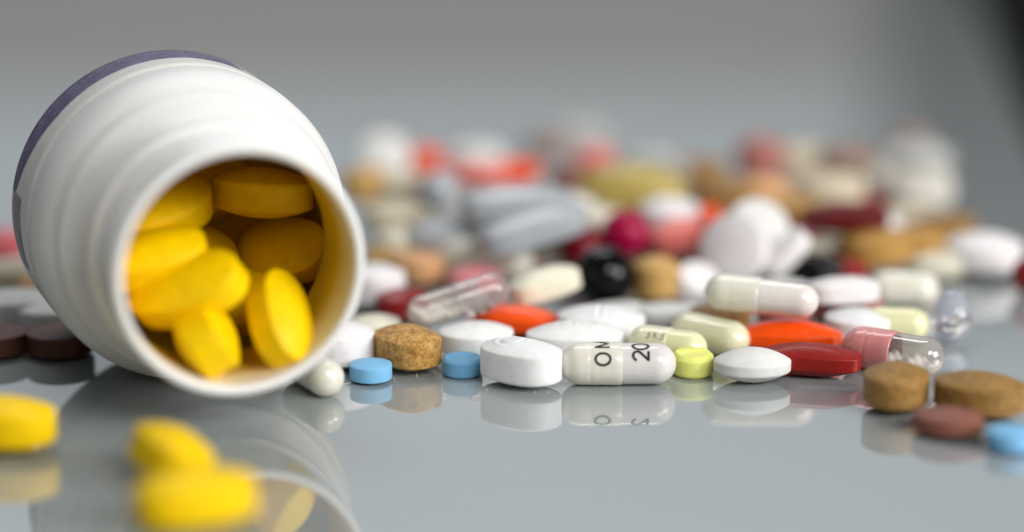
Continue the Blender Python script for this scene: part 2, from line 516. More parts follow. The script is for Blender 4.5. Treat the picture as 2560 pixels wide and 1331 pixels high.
# ------------------------------------------------------------------ the bottle: axis along local -y ... the mouth at the origin, s runs back into the bottle
bot = pill_parts('pill_bottle', (-36.43, -22.01, 23.05), (111.6, 0, 0), 'open white plastic bottle lying on its side, full of yellow caplets', 'bottle')
RB = 23.0
def shoulder(s, s0, s1, r0, r1):
    t = (s - s0) / (s1 - s0); t = min(1, max(0, t)); return r0 + (r1 - r0) * (t * t * (3 - 2 * t)) ** 0.85
outer = [(0.5, 16.2), (0.15, 16.4), (0.0, 16.7), (0.0, 17.1), (0.2, 17.45), (0.7, 17.6), (1.6, 17.6), (2.1, 17.4), (2.6, 17.2)]
outer += [(s, 17.1) for s in np.linspace(3.5, 11.0, 9)]
outer += [(11.4, 17.2), (11.8, 17.9), (12.2, 18.3), (13.2, 18.4), (13.7, 18.15), (14.0, 17.7), (14.6, 17.6)]
outer += [(s, shoulder(s, 14.6, 27.5, 17.6, RB) + 0.24 * math.exp(-((s - 20.6) / 0.9) ** 2) - 0.14 * math.exp(-((s - 22.4) / 1.0) ** 2)) for s in np.linspace(15.2, 27.5, 40)]
outer += [(s, RB) for s in np.linspace(28.5, 42.5, 10)]
outer += [(42.5 + 8 * math.sin(a), RB - 8 + 8 * math.cos(a)) for a in np.linspace(0.12, math.pi / 2, 12)]
outer += [(50.5, 9), (49.9, 6), (49.7, 0.05)]
inner = [(48.4, 0.05), (48.7, 6), (49.2, 9)]
inner += [(42.5 + 6.7 * math.sin(a), RB - 8 + 6.7 * math.cos(a)) for a in np.linspace(math.pi / 2, 0.12, 12)]
inner += [(s, RB - 1.3) for s in np.linspace(42.5, 28.5, 10)]
inner += [(s, shoulder(s, 14.6, 27.5, 16.2, RB - 1.3)) for s in np.linspace(27.5, 15.2, 22)]
inner += [(s, 16.2) for s in np.linspace(14.4, 1.0, 12)]
nseg = 160
v, f_ = lathe(outer + inner, nseg, closed_loop=True)
bb = pill_child('bottle_body', (v, f_), 'white_plastic', bot)
bb.data.materials.append(MATS['yellow_bounce_plastic'])
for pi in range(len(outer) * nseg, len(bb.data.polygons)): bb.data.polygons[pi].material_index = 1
# screw thread: a rounded ridge winding twice round the neck
tv, tf = [], []
NT, ND = 260, 10
for i in range(NT):
    q = i / (NT - 1); th = R(40) + q * 2 * math.pi * 2.0; s = 3.8 + q * 5.6
    k = min(1, q / 0.05, (1 - q) / 0.05) * 0.78 + 0.02
    for j in range(ND):
        a = 2 * math.pi * j / ND
        rr = 17.05 + k * math.cos(a); ss = s + 0.75 * math.sin(a) * (0.3 + 0.7 * k / 0.8)
        tv.append((ss, rr * math.cos(th), rr * math.sin(th)))
for i in range(NT - 1):
    for j in range(ND):
        j2 = (j + 1) % ND; tf.append((i * ND + j, i * ND + j2, (i + 1) * ND + j2, (i + 1) * ND + j))
pill_child('screw_thread', (tv, tf), 'white_plastic', bot)

def sleeve(s0, s1, a0, a1, r, th=0.1, n=90, m=6, taper=None):
    """thin curved sheet on the bottle: s along the axis, angle from the viewer's left (0) over the top (90)"""
    V, F = [], []
    for layer in (r, r - th):
        for i in range(n + 1):
            a = R(a0 + (a1 - a0) * i / n)
            lo, hi_ = (s0, s1) if taper is None else taper(i / n, s0, s1)
            for j in range(m + 1):
                V.append((lo + (hi_ - lo) * j / m, layer * math.cos(a), layer * math.sin(a)))
    w_ = m + 1; off = (n + 1) * w_
    for i in range(n):
        for j in range(m):
            a = i * w_ + j; F.append((a, a + 1, a + w_ + 1, a + w_)); F.append((off + a, off + a + w_, off + a + w_ + 1, off + a + 1))
    for i in range(n):
        for j in (0, m):
            a = i * w_ + j; F.append((a, a + w_, off + a + w_, off + a) if j == 0 else (a, off + a, off + a + w_, a + w_))
    for j in range(m):
        for i in (0, n):
            a = i * w_ + j; F.append((a, off + a, off + a + 1, a + 1) if i == 0 else (a, a + 1, off + a + 1, off + a))
    return V, F
label = pill_child('paper_label', sleeve(30.5, 43.4, -150, 205, RB + 0.14, 0.13, 180), 'label_paper', bot)
def band_taper(q, a, b):
    k = min(1, q / 0.3); k = k ** 0.6
    return (b - (b - a) * (0.25 + 0.75 * k), b)
band = pill_child('purple_band', sleeve(36.6, 43.0, 10, 118, RB + 0.20, 0.05, 120, taper=band_taper), 'label_purple', label)
def dashes(lines, r, seed, gap=0.35):
    """rows of tiny unreadable print: (s, height, first angle, last angle)"""
    V, F = [], []; rng = random.Random(seed)
    for s, h, a0, a1 in lines:
        a = a0
        while a < a1:
            w_ = rng.uniform(0.4, 1.4) / r
            q = (R(a), R(a) + w_); hh = h * rng.uniform(0.7, 1.0)
            b = len(V)
            for ss, tt in ((s, q[0]), (s, q[1]), (s + hh, q[1]), (s + hh, q[0])): V.append((ss, r * math.cos(tt), r * math.sin(tt)))
            F.append((b, b + 1, b + 2, b + 3))
            a += math.degrees(w_ + rng.uniform(0.3, 1.0) * gap * 2 / r)
    return V, F
p1 = pill_child('band_print', dashes([(40.6, 0.8, 34, 104), (40.5, 1.4, 12, 27), (42.0, 0.6, 12, 24)], RB + 0.23, 3), 'label_print', label)
p2 = pill_child('fine_print', dashes([(33.4, 0.6, -125, -20), (34.7, 0.6, -125, -20), (36.0, 0.6, -125, -20), (37.3, 0.6, -115, -30)], RB + 0.17, 5), 'label_ink', label)
p3 = pill_child('border_line', sleeve(39.6, 40.1, -125, -20, RB + 0.17, 0.02, 80, 1), 'label_ink', label)
p4 = pill_child('grey_panel', sleeve(36.5, 42.6, -18, 10, RB + 0.17, 0.02, 30, 3), 'label_grey', label)
p1['kind'] = p2['kind'] = 'stuff'

# ------------------------------------------------------------------ tablets, caplets, balls, softgels:
# name, shape, material, centre in mm, (yaw, pitch, roll) in degrees, label, category, group
PILLS = [
    ('pearl_capsule', ('cap', 13.5, 5.5), 'pearl', (-28.97, -2.06, 2.75), (122, 0, 0), 'pearly white capsule end poking out from under the bottle lip', 'capsule', 'cream capsules and caplets'),
    ('white_tablet', ('oval', 9.8, 9.8, 6.6, 4.0), 'white_pink', (-25.38, 9.02, 3.3), (0, 0, 0), 'white round tablet between the bottle lip and the speckled brown tablet', 'tablet', 'white tablets in the spill'),
    ('blue_tablet', ('oval', 6.25, 6.25, 3.1, 2.05, ('n', 120)), 'blue', (-20.74, 1.71, 1.55), (0, 0, 0), 'small blue tablet in front of the white round tablet, leftmost of the blue ones', 'tablet', 'small blue tablets'),
    ('speckled_tablet', ('fat', 11.2, 8.6, 6.6, 3.7, ('n', 140), ('m', 26), ('rough_edge', 0.012)), 'speckled', (-15.57, 7.8, 3.3), (128, 0, 0), 'rough speckled brown tablet between the two small blue tablets', 'tablet', 'brown tablets in the spill'),
    ('white_tablet', ('oval', 11.4, 9, 5.2, 2.6), 'white_a', (-5.46, 14.2, 2.6), (4, 0, 0), 'white oval tablet behind the blue tablet with the raised rim', 'tablet', 'white tablets in the spill'),
    ('blue_tablet', ('oval', 5.95, 5.95, 2.75, 2.0, ('flat', True), ('n', 120), ('dish', 0.4)), 'blue_deep', (-7.35, 4.8, 1.38), (0, 0, 0), 'small flat blue tablet shaded by the white caplet with the curved mark', 'tablet', 'small blue tablets'),
    ('white_caplet', ('fat', 12.7, 8.5, 6.8, 4.1, ('n', 200), ('m', 48), ('grooves', (((2.45, -1.2722431864335457), (2.7713481520818304, -1.0633462033115701), (3.0371322893124, -0.7992349288972043), (3.2357363695209416, -0.49145229322886036), (3.3584804413942306, -0.15344987439019087), (3.4, 0.2), (3.3584804413942306, 0.5534498743901909), (3.2357363695209416, 0.8914522932288604), (3.0371322893124, 1.1992349288972044), (2.7713481520818304, 1.46334620331157), (2.45, 1.6722431864335456), (2.0871322893124002, 1.8167960777017609), (1.6986040802085416, 1.8906872221260644), (1.3013959197914582, 1.8906872221260644), (0.9128677106876001, 1.816796077701761), (0.5500000000000005, 1.6722431864335456), (0.2286518479181694, 1.46334620331157), (-0.03713228931239998, 1.1992349288972044), (-0.23573636952094135, 0.8914522932288607), (-0.35848044139423063, 0.5534498743901908), (-0.3999999999999999, 0.20000000000000023), (-0.3584804413942304, -0.15344987439019114)),)), ('gd', 0.22), ('gw', 0.3)), 'white_b', (1.34, 0.14, 3.4), (146, 0, 0), 'white caplet with a pressed curved mark beside the printed capsule', 'tablet', 'white tablets in the spill'),
    ('white_caplet', ('oval', 15.2, 9, 5.8, 2.6, ('n', 160), ('m', 36), ('grooves', (((-2.2, -1.1), (-2.8, 0.0), (-2.1, 1.1)), ((0.4, -1.0), (-0.6, -1.0), (-0.6, 0.9), (0.4, 0.9)), ((1.6, 1.0), (2.8, -0.9)), ((2.8, 1.0), (1.6, -0.9)))), ('gd', 0.13), ('gw', 0.25)), 'white_a', (9.68, 12.8, 2.9), (8, 0, 0), 'large white oval caplet with small pressed marks behind the printed capsule', 'tablet', 'white tablets in the spill'),
    ('white_caplet', ('oval', 13.6, 9.4, 6.2, 3.0, ('n', 140), ('m', 30), ('grooves', (((0, -3), (0, 3)),)), ('gd', 0.2), ('gw', 0.3)), 'white_b', (13.75, 20.17, 3.1), (-12, 0, 0), 'white oval caplet at the right end of the orange caplet under the clear capsule', 'tablet', 'white tablets in the spill'),
    ('yellow_green_tablet', ('oval', 6.3, 6.3, 3.5, 2.3, ('flat', True), ('n', 120), ('m', 20), ('grooves', (((-3, 0.3), (3, 0.3)),)), ('gd', 0.25), ('gw', 0.3)), 'lime', (26.72, 4.77, 1.76), (8, 0, 3), 'small yellow green tablet between the printed capsule and a white oval tablet', 'tablet', None),
    ('white_tablet', ('oval', 11.3, 8.2, 5.1, 1.5, ('n', 140), ('m', 24)), 'white_c', (35.27, 1.47, 2.55), (0, 0, 0), 'white lens shaped oval tablet in front of the dark red caplet', 'tablet', 'white tablets in the spill'),
    ('red_caplet', ('caplet', 15, 6.0, 5.0, 1.9, ('n', 120)), 'dark_red', (44.1, 4.18, 2.5), (-13, 0, 0), 'dark red caplet at the right of the lens shaped white tablet', 'tablet', 'red and pink tablets'),
    ('orange_caplet', ('fat', 16.2, 6.5, 5.2, 1.5, ('n', 120)), 'orange', (42.09, 15.45, 2.6), (-5, 0, 0), 'bright orange caplet lying behind the dark red caplet', 'tablet', 'orange caplets'),
    ('brown_tablet', ('oval', 10.6, 9.2, 6.6, 3.7, ('n', 100), ('rough_edge', 0.006)), 'ochre', (54.38, -11.05, 3.3), (70, 0, 0), 'ochre brown tablet in front of the half clear pink capsule', 'tablet', 'brown tablets in the spill'),
    ('brown_tablet', ('oval', 13.0, 9.0, 6.2, 3.4, ('n', 100), ('rough_edge', 0.006)), 'ochre', (65.71, -13.88, 3.1), (-22, 0, 0), 'ochre brown oval tablet at the right end of the front row', 'tablet', 'brown tablets in the spill'),
    ('brick_tablet', ('oval', 9.7, 7.4, 3.8, 1.9), 'brick', (59.85, -22.33, 1.9), (-12, 0, 0), 'brick brown oval tablet in front of the two ochre tablets', 'tablet', 'brown tablets in the spill'),
    ('blue_tablet', ('oval', 6.3, 6.3, 3.2, 2.1), 'blue', (67.11, -28.44, 1.6), (0, 0, 0), 'small blue tablet cut by the right edge of the picture', 'tablet', 'small blue tablets'),
    ('orange_caplet', ('fat', 13.8, 6.6, 5.0, 1.6, ('n', 120)), 'orange', (0.75, 24.37, 2.5), (-16, 0, 0), 'orange caplet under the right end of the clear powder capsule', 'tablet', 'orange caplets'),
    ('red_tablet', ('fat', 8.6, 6.6, 5.0, 2.8), 'maroon', (-17.56, 33.81, 2.5), (40, 0, 0), 'maroon tablet under the left end of the clear powder capsule', 'tablet', 'red and pink tablets'),
    ('cream_tablet', ('oval', 8, 8, 4.2, 2.4), 'cream', (-21.16, 21.36, 2.1), (0, 0, 0), 'cream tablet half hidden behind the speckled brown tablet', 'tablet', 'cream capsules and caplets'),
    ('white_tablet', ('fat', 10, 9, 7, 4.2), 'white_pink', (-22.42, 41.13, 3.5), (-30, 0, 0), 'pinkish white thick tablet beside the bottle lip', 'tablet', 'white tablets in the spill'),
    ('peach_tablet', ('fat', 9.6, 7.6, 5.6, 3.2), 'peach', (-15.8, 55.08, 2.8), (-35, 0, 0), 'peach brown tablet behind the maroon tablet', 'tablet', 'brown tablets in the spill'),
    ('cream_caplet', ('caplet', 11.6, 6.4, 5.6, 2.6), 'ivory', (5.26, 31.86, 6.16), (22, 11, 0), 'ivory caplet leaning up behind the orange caplet beside the black ball', 'tablet', 'cream capsules and caplets'),
    ('pink_tablet', ('oval', 9, 7.5, 4.4, 2.4), 'pink', (-6.09, 48.71, 2.2), (0, 0, 0), 'pink tablet right behind the clear powder capsule', 'tablet', 'red and pink tablets'),
    ('black_ball', ('ell', 9.9, 9.9, 9.9), 'black', (15.02, 41.73, 4.95), (0, 0, 0), 'glossy black ball in front of the crimson balls', 'sugar ball', 'glossy sugar balls'),
    ('crimson_ball', ('ell', 8.3, 8.3, 8.3), 'crimson', (19.16, 57.92, 7.9), (0, 0, 0), 'bright crimson ball above the black ball', 'sugar ball', 'glossy sugar balls'),
    ('crimson_ball', ('ell', 8.0, 8.0, 8.0), 'crimson_dark', (11.81, 57.42, 5.38), (0, 0, 0), 'dark crimson ball left of the black ball', 'sugar ball', 'glossy sugar balls'),
    ('tan_tablet', ('oval', 7.7, 7.7, 7.6, 4.6), 'tan', (23.57, 44.42, 3.8), (0, 0, 0), 'tan barrel shaped tablet right of the black ball', 'tablet', 'brown tablets in the spill'),
    ('white_tablet', ('oval', 9.0, 6.4, 5.2, 2.8), 'white_pink', (30.05, 45.83, 2.86), (50, 0, 40), 'white tablet standing up beside the tan barrel shaped tablet', 'tablet', 'white tablets in the spill'),
    ('white_tablet', ('oval', 10.6, 10, 6.2, 2.8), 'white_pink', (27.21, 69.13, 8.38), (0, 0, 0), 'round white tablet above the coral tablet and crimson ball', 'tablet', 'white tablets in the spill'),
    ('coral_tablet', ('fat', 9.4, 7, 5.8, 3.2), 'coral', (27.96, 62.01, 6.28), (22, 14, 0), 'coral pink tablet leaning beside the bright crimson ball', 'tablet', 'red and pink tablets'),
    ('orange_tablet', ('oval', 5, 5, 5.0, 3), 'orange', (33.87, 69.98, 7.52), (0, 0, 0), 'small orange tablet at the top left of the standing white discs', 'tablet', 'orange caplets'),
    ('white_disc', ('oval', 11.6, 11.6, 4.4, 2.4), 'white_pink', (36.96, 51.52, 6.94), (-30, 0, 72), 'large white disc standing on edge, front one of the leaning pair', 'tablet', 'white tablets in the spill'),
    ('white_disc', ('oval', 10.6, 10.6, 4.4, 2.2), 'white_c', (41.41, 58.02, 8.57), (14, 0, 52), 'large white disc standing behind the front white disc', 'tablet', 'white tablets in the spill'),
    ('white_caplet', ('caplet', 9.4, 5.2, 4.4, 2.4), 'white_pink', (45.32, 50.54, 6.37), (8, 46, 10), 'white caplet propped steeply against the right side of the white discs', 'tablet', 'white tablets in the spill'),
    ('pink_tablet', ('oval', 6.5, 6.5, 4.0, 2), 'pink', (50.0, 66.01, 5.25), (0, 0, 0), 'small pink tablet behind the propped white caplet', 'tablet', 'red and pink tablets'),
    ('black_softgel', ('ell', 10.5, 6.2, 5.6), 'black', (50.54, 53.8, 2.8), (-8, 0, 0), 'black softgel in the shade right of the propped white caplet', 'softgel', 'glossy sugar balls'),
    ('white_caplet', ('caplet', 11.2, 6.0, 4.6, 2.4), 'white_pink', (52.21, 29.3, 5.9), (9, 0, 0), 'white caplet lying on top of a brownish pink caplet', 'tablet', 'white tablets in the spill'),
    ('pink_caplet', ('caplet', 11.4, 6.2, 3.8, 2.2), 'rose_brown', (53.49, 34.05, 1.9), (6, 0, 0), 'brownish pink caplet underneath a white caplet', 'tablet', 'red and pink tablets'),
    ('cream_capsule', ('cap', 11.2, 5.6), 'beige_gel', (63.7, 41.93, 2.8), (-6, 0, 0), 'cream capsule lying right of the stacked white and brownish pink caplets', 'capsule', 'cream capsules and caplets'),
    ('white_tablet', ('oval', 10.4, 9, 5.2, 2.6), 'white_b', (53.6, 21.63, 2.6), (-10, 0, 0), 'white tablet between the orange caplet and the pale yellow caplet', 'tablet', 'white tablets in the spill'),
    ('yellow_caplet', ('cap', 10.5, 5.4), 'pale_yellow', (59.28, 21.52, 2.7), (-6, 0, 0), 'pale yellow caplet right of the white tablet behind the pink capsule', 'capsule', 'cream capsules and caplets'),
    ('clear_softgel', ('ell', 8.6, 6.2, 6.2), 'violet_gel', (68.03, 21.69, 4.07), (80, 62, 0), 'clear bluish softgel standing alone right of the pale yellow caplet', 'softgel', None),
    ('white_tablet', ('oval', 13.4, 11, 7.4, 3.6), 'white_pink', (80.19, 60.59, 3.7), (0, 0, 0), 'thick white tablet standing apart at the right side of the spill', 'tablet', 'white tablets in the spill'),
    ('red_ball', ('ell', 6.6, 6.6, 6.6), 'maroon', (85.81, 48.21, 3.3), (0, 0, 0), 'dark red ball cut by the right edge behind the thick white tablet', 'sugar ball', 'glossy sugar balls'),
    ('pale_capsule', ('cap', 13.2, 5.7), 'pale_gel', (30.21, 15.47, 2.85), (-38, 0, 0), 'pale yellow green capsule slanting down to the lens shaped white tablet', 'capsule', 'cream capsules and caplets'),
    ('white_tablet', ('oval', 11.0, 7.5, 3.2, 1.6), 'white_c', (24.88, 31.21, 1.6), (0, 0, 0), 'greyish white tablet behind the lettered pale capsule', 'tablet', 'white tablets in the spill'),
    ('white_tablet', ('oval', 10.4, 7.2, 3.0, 1.5), 'white_c', (17.06, 32.46, 1.5), (10, 0, 0), 'flat white tablet below the black ball', 'tablet', 'white tablets in the spill'),
    ('brown_tablet', ('oval', 9.6, 7.5, 4.8, 2.6), 'ochre', (32.56, 26.03, 2.4), (0, 0, 0), 'brown tablet under the left end of the pearly beige capsule', 'tablet', 'brown tablets in the spill'),
    ('brown_tablet', ('oval', 8.5, 7.5, 4.4, 2.6), 'rose_brown', (42.68, 26.93, 2.2), (0, 0, 0), 'dull pink tablet under the right end of the pearly beige capsule', 'tablet', 'brown tablets in the spill'),
    ('grey_caplet', ('caplet', 19, 8.5, 6.6, 3.4), 'bluewhite', (0.68, 61.51, 12.3), (14, 0, 0), 'big bluish white caplet, upper of the two crossing under the coral caplet', 'tablet', 'white tablets in the spill'),
    ('grey_caplet', ('caplet', 19, 8.5, 6.8, 3.4), 'bluewhite', (3.66, 53.07, 9.97), (22, 10, 0), 'big bluish white caplet tilted up to the right over a dark gap', 'tablet', 'white tablets in the spill'),
    ('white_ball', ('ell', 7.6, 7.6, 7.6), 'bluewhite', (-12.89, 79.73, 10.04), (0, 0, 0), 'bluish white ball below the far orange tablet', 'sugar ball', 'glossy sugar balls'),
    ('brown_tablet', ('fat', 8.4, 8, 6.6, 4), 'tan', (-26.34, 86.65, 9.58), (20, 0, 0), 'tan brown tablet touching the right edge of the bottle', 'tablet', 'brown tablets in the spill'),
    ('white_disc', ('oval', 9.6, 9.6, 4.6, 2.4), 'white_c', (-24.07, 109.76, 9.25), (10, 0, 62), 'white disc standing on edge at the far left of the spill', 'tablet', 'white tablets in the spill'),
    ('orange_tablet', ('oval', 6.6, 6.6, 5.4, 3), 'orange', (-16.52, 114.36, 7.75), (0, 0, 0), 'far orange round tablet left of the coral caplet', 'tablet', 'orange caplets'),
    ('coral_caplet', ('caplet', 11, 6, 4.6, 2.6), 'coral', (-6.59, 94.25, 9.74), (-24, 0, 0), 'coral caplet between the two far orange tablets', 'tablet', 'red and pink tablets'),
    ('orange_caplet', ('caplet', 9.5, 5.4, 4.6, 2.6), 'orange', (0.44, 99.06, 9.08), (6, 0, 0), 'far orange caplet right of the coral caplet', 'tablet', 'orange caplets'),
    ('grey_tablet', ('oval', 11, 9, 5, 2.4), 'white_c', (-6.97, 120.06, 7.26), (0, 0, 0), 'greyish tablet behind the coral caplet', 'tablet', 'white tablets in the spill'),
    ('white_softgel', ('ell', 12, 8, 7), 'clear_gel', (14.38, 141.18, 7.0), (0, 0, 0), 'whitish translucent softgel at the far top of the spill', 'softgel', 'cream capsules and caplets'),
    ('brown_tablet', ('oval', 10, 8, 5, 2.6), 'mauve', (7.3, 131.99, 6.54), (0, 0, 0), 'mauve brown tablet at the far top left of a whitish softgel', 'tablet', 'brown tablets in the spill'),
    ('pink_tablet', ('oval', 7.4, 7, 5.4, 2.8), 'coral', (15.94, 115.28, 7.7), (0, 0, 0), 'far coral round tablet above the yellow olive softgel', 'tablet', 'red and pink tablets'),
    ('brown_tablet', ('oval', 8, 7, 4.6, 2.6), 'brick', (10.65, 95.48, 8.55), (0, 0, 0), 'brick brown tablet left of the yellow olive softgel', 'tablet', 'brown tablets in the spill'),
    ('olive_softgel', ('ell', 19.5, 11.5, 9.4), 'olive_gel', (21.29, 77.73, 10.96), (-10, 0, 0), 'large yellow olive softgel behind the crimson balls', 'softgel', None),
    ('clear_softgel', ('ell', 15, 9.5, 8), 'clear_gel', (26.71, 100.45, 9.52), (-20, 0, 0), 'clear softgel behind the yellow olive softgel', 'softgel', 'cream capsules and caplets'),
    ('cream_capsule', ('cap', 18.5, 6.6), 'beige_gel', (-5.08, 58.4, 3.3), (-24, 0, 0), 'long cream capsule lying behind the pink tablet and clear capsule', 'capsule', 'cream capsules and caplets'),
    ('cream_tablet', ('oval', 8, 7, 5, 2.6), 'cream', (-19.18, 63.63, 4.88), (0, 0, 0), 'cream tablet above the peach brown tablet', 'tablet', 'cream capsules and caplets'),
    ('grey_softgel', ('ell', 11, 7, 6), 'bluegrey_gel', (-12.62, 62.21, 6.38), (8, 0, 0), 'bluish grey translucent softgel left of the bluish white caplets', 'softgel', 'cream capsules and caplets'),
    ('tan_tablet', ('oval', 8.5, 7.5, 4.6, 2.6), 'tan', (-21.31, 61.6, 2.3), (0, 0, 0), 'tan tablet between the peach tablet and the bottle', 'tablet', 'brown tablets in the spill'),
    ('beige_tablet', ('oval', 11, 9, 5.2, 2.8), 'beige', (-20.5, 70.58, 7.8), (0, 0, 0), 'beige tablet below the tan brown one at the bottle edge', 'tablet', 'cream capsules and caplets'),
    ('beige_tablet', ('oval', 12, 9, 5.4, 2.8), 'beige', (-18.73, 86.75, 8.96), (10, 0, 0), 'beige tablet behind the bluish white ball', 'tablet', 'cream capsules and caplets'),
    ('beige_tablet', ('oval', 10, 8, 5, 2.6), 'white_c', (-7.98, 69.65, 7.46), (0, 0, 0), 'greyish white tablet left of the bluish white caplets', 'tablet', 'white tablets in the spill'),
    ('cream_tablet', ('oval', 11, 8.5, 5, 2.6), 'cream', (7.67, 63.25, 4.12), (12, 0, 0), 'cream tablet left of the dark crimson ball', 'tablet', 'cream capsules and caplets'),
    ('white_tablet', ('oval', 9, 8, 5, 2.6), 'white_c', (10.17, 74.77, 8.2), (0, 0, 0), 'white tablet at the right end of the bluish white caplets', 'tablet', 'white tablets in the spill'),
    ('cream_tablet', ('oval', 12, 9, 5, 2.6), 'cream', (14.2, 68.99, 7.34), (0, 0, 0), 'cream tablet between the olive softgel and the crimson balls', 'tablet', 'cream capsules and caplets'),
    ('ochre_tablet', ('oval', 11, 8.5, 5.6, 2.8), 'ochre', (34.5, 100.34, 8.63), (-15, 0, 0), 'ochre tablet right of the clear softgel', 'tablet', 'brown tablets in the spill'),
    ('pink_tablet', ('oval', 9.4, 8, 8.4, 4.4), 'rose_brown', (47.0, 110.53, 9.08), (0, 0, 0), 'dusty rose tablet at the far top behind the white discs', 'tablet', 'red and pink tablets'),
    ('ochre_tablet', ('oval', 12, 8.5, 5.4, 2.8), 'ochre', (38.12, 81.95, 8.93), (-8, 0, 0), 'ochre tablet behind the small orange tablet', 'tablet', 'brown tablets in the spill'),
    ('peach_tablet', ('oval', 11, 8.5, 5.4, 2.8), 'peach', (44.41, 84.34, 8.94), (12, 0, 0), 'peach tablet behind the rear white disc', 'tablet', 'brown tablets in the spill'),
    ('beige_tablet', ('oval', 12.5, 10, 6.4, 3), 'beige', (55.56, 112.14, 8.25), (-10, 0, 0), 'beige tablet right of the dusty rose tablet', 'tablet', 'cream capsules and caplets'),
    ('brown_tablet', ('oval', 11, 8, 6.0, 2.8), 'mauve', (63.21, 108.24, 9.44), (10, 0, 0), 'mauve brown tablet right of the far beige tablet', 'tablet', 'brown tablets in the spill'),
    ('beige_tablet', ('oval', 13, 9.5, 5.8, 3), 'beige', (57.14, 85.91, 9.16), (6, 0, 0), 'beige tablet above the long maroon caplet', 'tablet', 'cream capsules and caplets'),
    ('brown_tablet', ('oval', 8, 6.5, 5.4, 2.8), 'mauve', (78.03, 125.43, 9.26), (0, 0, 0), 'far mauve brown tablet above the translucent softgel at the far right', 'tablet', 'brown tablets in the spill'),
    ('white_tablet', ('oval', 11.2, 9.5, 5.2, 2.8), 'beige_white', (76.98, 103.52, 4.67), (-14, 0, 34), 'large whitish tablet leaning at the far right end of the spill', 'tablet', 'white tablets in the spill'),
    ('beige_tablet', ('oval', 10, 9, 5.4, 2.8), 'beige_white', (71.59, 110.65, 5.16), (14, 0, 20), 'pale beige tablet left of the large whitish tablet at the far right', 'tablet', 'cream capsules and caplets'),
    ('clear_softgel', ('ell', 13, 9, 8), 'clear_gel', (77.16, 109.51, 9.0), (-12, 0, 0), 'translucent softgel behind the large whitish tablet at the far right', 'softgel', 'cream capsules and caplets'),
    ('maroon_caplet', ('fat', 15.0, 7.0, 5.4, 2.2), 'maroon_deep', (56.52, 61.36, 9.75), (-4, 0, 0), 'long maroon caplet above the golden brown tablets', 'tablet', 'red and pink tablets'),
    ('brown_tablet', ('oval', 12.6, 9.4, 7.0, 3.6), 'golden', (61.72, 59.39, 5.0), (8, 0, 0), 'golden brown tablet below the long maroon caplet', 'tablet', 'brown tablets in the spill'),
    ('brown_tablet', ('oval', 10, 8, 5.6, 3), 'golden', (68.99, 62.48, 5.17), (-14, 0, 0), 'golden brown tablet right of the larger golden brown one', 'tablet', 'brown tablets in the spill'),
    ('ochre_tablet', ('oval', 11, 8, 4.6, 2.6), 'ochre', (78.13, 84.89, 2.3), (-6, 0, 0), 'ochre tablet behind the thick white tablet', 'tablet', 'brown tablets in the spill'),
    ('maroon_tablet', ('oval', 7, 6, 4.4, 2.4), 'maroon', (56.31, 54.73, 2.2), (0, 0, 0), 'small maroon tablet right of the black softgel', 'tablet', 'red and pink tablets'),
    ('cream_tablet', ('oval', 10, 8, 4.6, 2.6), 'cream', (53.5, 63.86, 3.68), (0, 0, 0), 'cream tablet behind the black softgel', 'tablet', 'cream capsules and caplets'),
    ('cream_tablet', ('oval', 11, 8, 4.6, 2.6), 'cream', (72.29, 58.99, 2.3), (10, 0, 0), 'cream tablet left of the thick white tablet', 'tablet', 'cream capsules and caplets'),
    ('ochre_tablet', ('oval', 12, 9, 5, 2.6), 'golden', (49.28, 73.24, 8.0), (-10, 0, 0), 'golden tablet between the rear white disc and the maroon caplet', 'tablet', 'brown tablets in the spill'),
    ('white_tablet', ('oval', 9, 8, 4.6, 2.6), 'white_c', (44.13, 40.36, 2.3), (0, 0, 0), 'white tablet behind the pearly beige capsule', 'tablet', 'white tablets in the spill'),
    ('pink_tablet', ('oval', 7.4, 7, 5.6, 3), 'red_pink', (-88.53, 69.92, 2.8), (0, 0, 0), 'pink red tablet at the left edge beside the bottle', 'tablet', 'red and pink tablets'),
    ('beige_tablet', ('oval', 12, 9, 6, 3.2), 'beige', (-83.3, 48.8, 3.0), (0, 0, 0), 'beige tablet at the left edge under the pink red tablet', 'tablet', 'cream capsules and caplets'),
    ('white_tablet', ('fat', 13.6, 9, 6.0, 3.6), 'white_c', (-78.77, 29.35, 3.0), (16, 0, 0), 'white caplet at the left edge behind the two dark brown tablets', 'tablet', 'white tablets in the spill'),
    ('peach_tablet', ('oval', 7, 6, 5, 2.8), 'peach', (-76.89, 42.04, 2.5), (0, 0, 0), 'peach tablet peeping out behind the left side of the bottle', 'tablet', 'brown tablets in the spill'),
    ('dark_brown_tablet', ('oval', 10, 9.4, 4.2, 2.8, ('n', 120)), 'dark_brown', (-78.63, 15.01, 2.1), (0, 0, 0), 'dark brown tablet cut by the left edge of the picture', 'tablet', 'brown tablets in the spill'),
    ('dark_brown_tablet', ('oval', 10.2, 9.6, 4.2, 2.8, ('n', 120)), 'dark_brown', (-68.77, 15.01, 2.1), (0, 0, 0), 'dark brown tablet in the shade of the bottle', 'tablet', 'brown tablets in the spill'),
    ('white_tablet', ('oval', 10, 8, 5, 2.8), 'white_c', (-72.22, 26.58, 2.5), (10, 0, 0), 'greyish white tablet hidden behind the dark brown one in the shade', 'tablet', 'white tablets in the spill'),
    ('yellow_caplet', ('fat', 15.2, 9.3, 7.4, 3.9, ('n', 110)), 'yellow', (-68.87, -28.26, 3.7), (-12, 0, 0), 'yellow caplet cut by the left edge in front of the bottle', 'caplet', 'yellow caplets that belong to the bottle'),
    ('yellow_caplet', ('fat', 15.2, 9.3, 7.4, 3.9, ('n', 110)), 'yellow', (-44.12, -41.37, 3.82), (118, 0, 20), 'yellow caplet in front of the bottle, rear one of the touching pair', 'caplet', 'yellow caplets that belong to the bottle'),
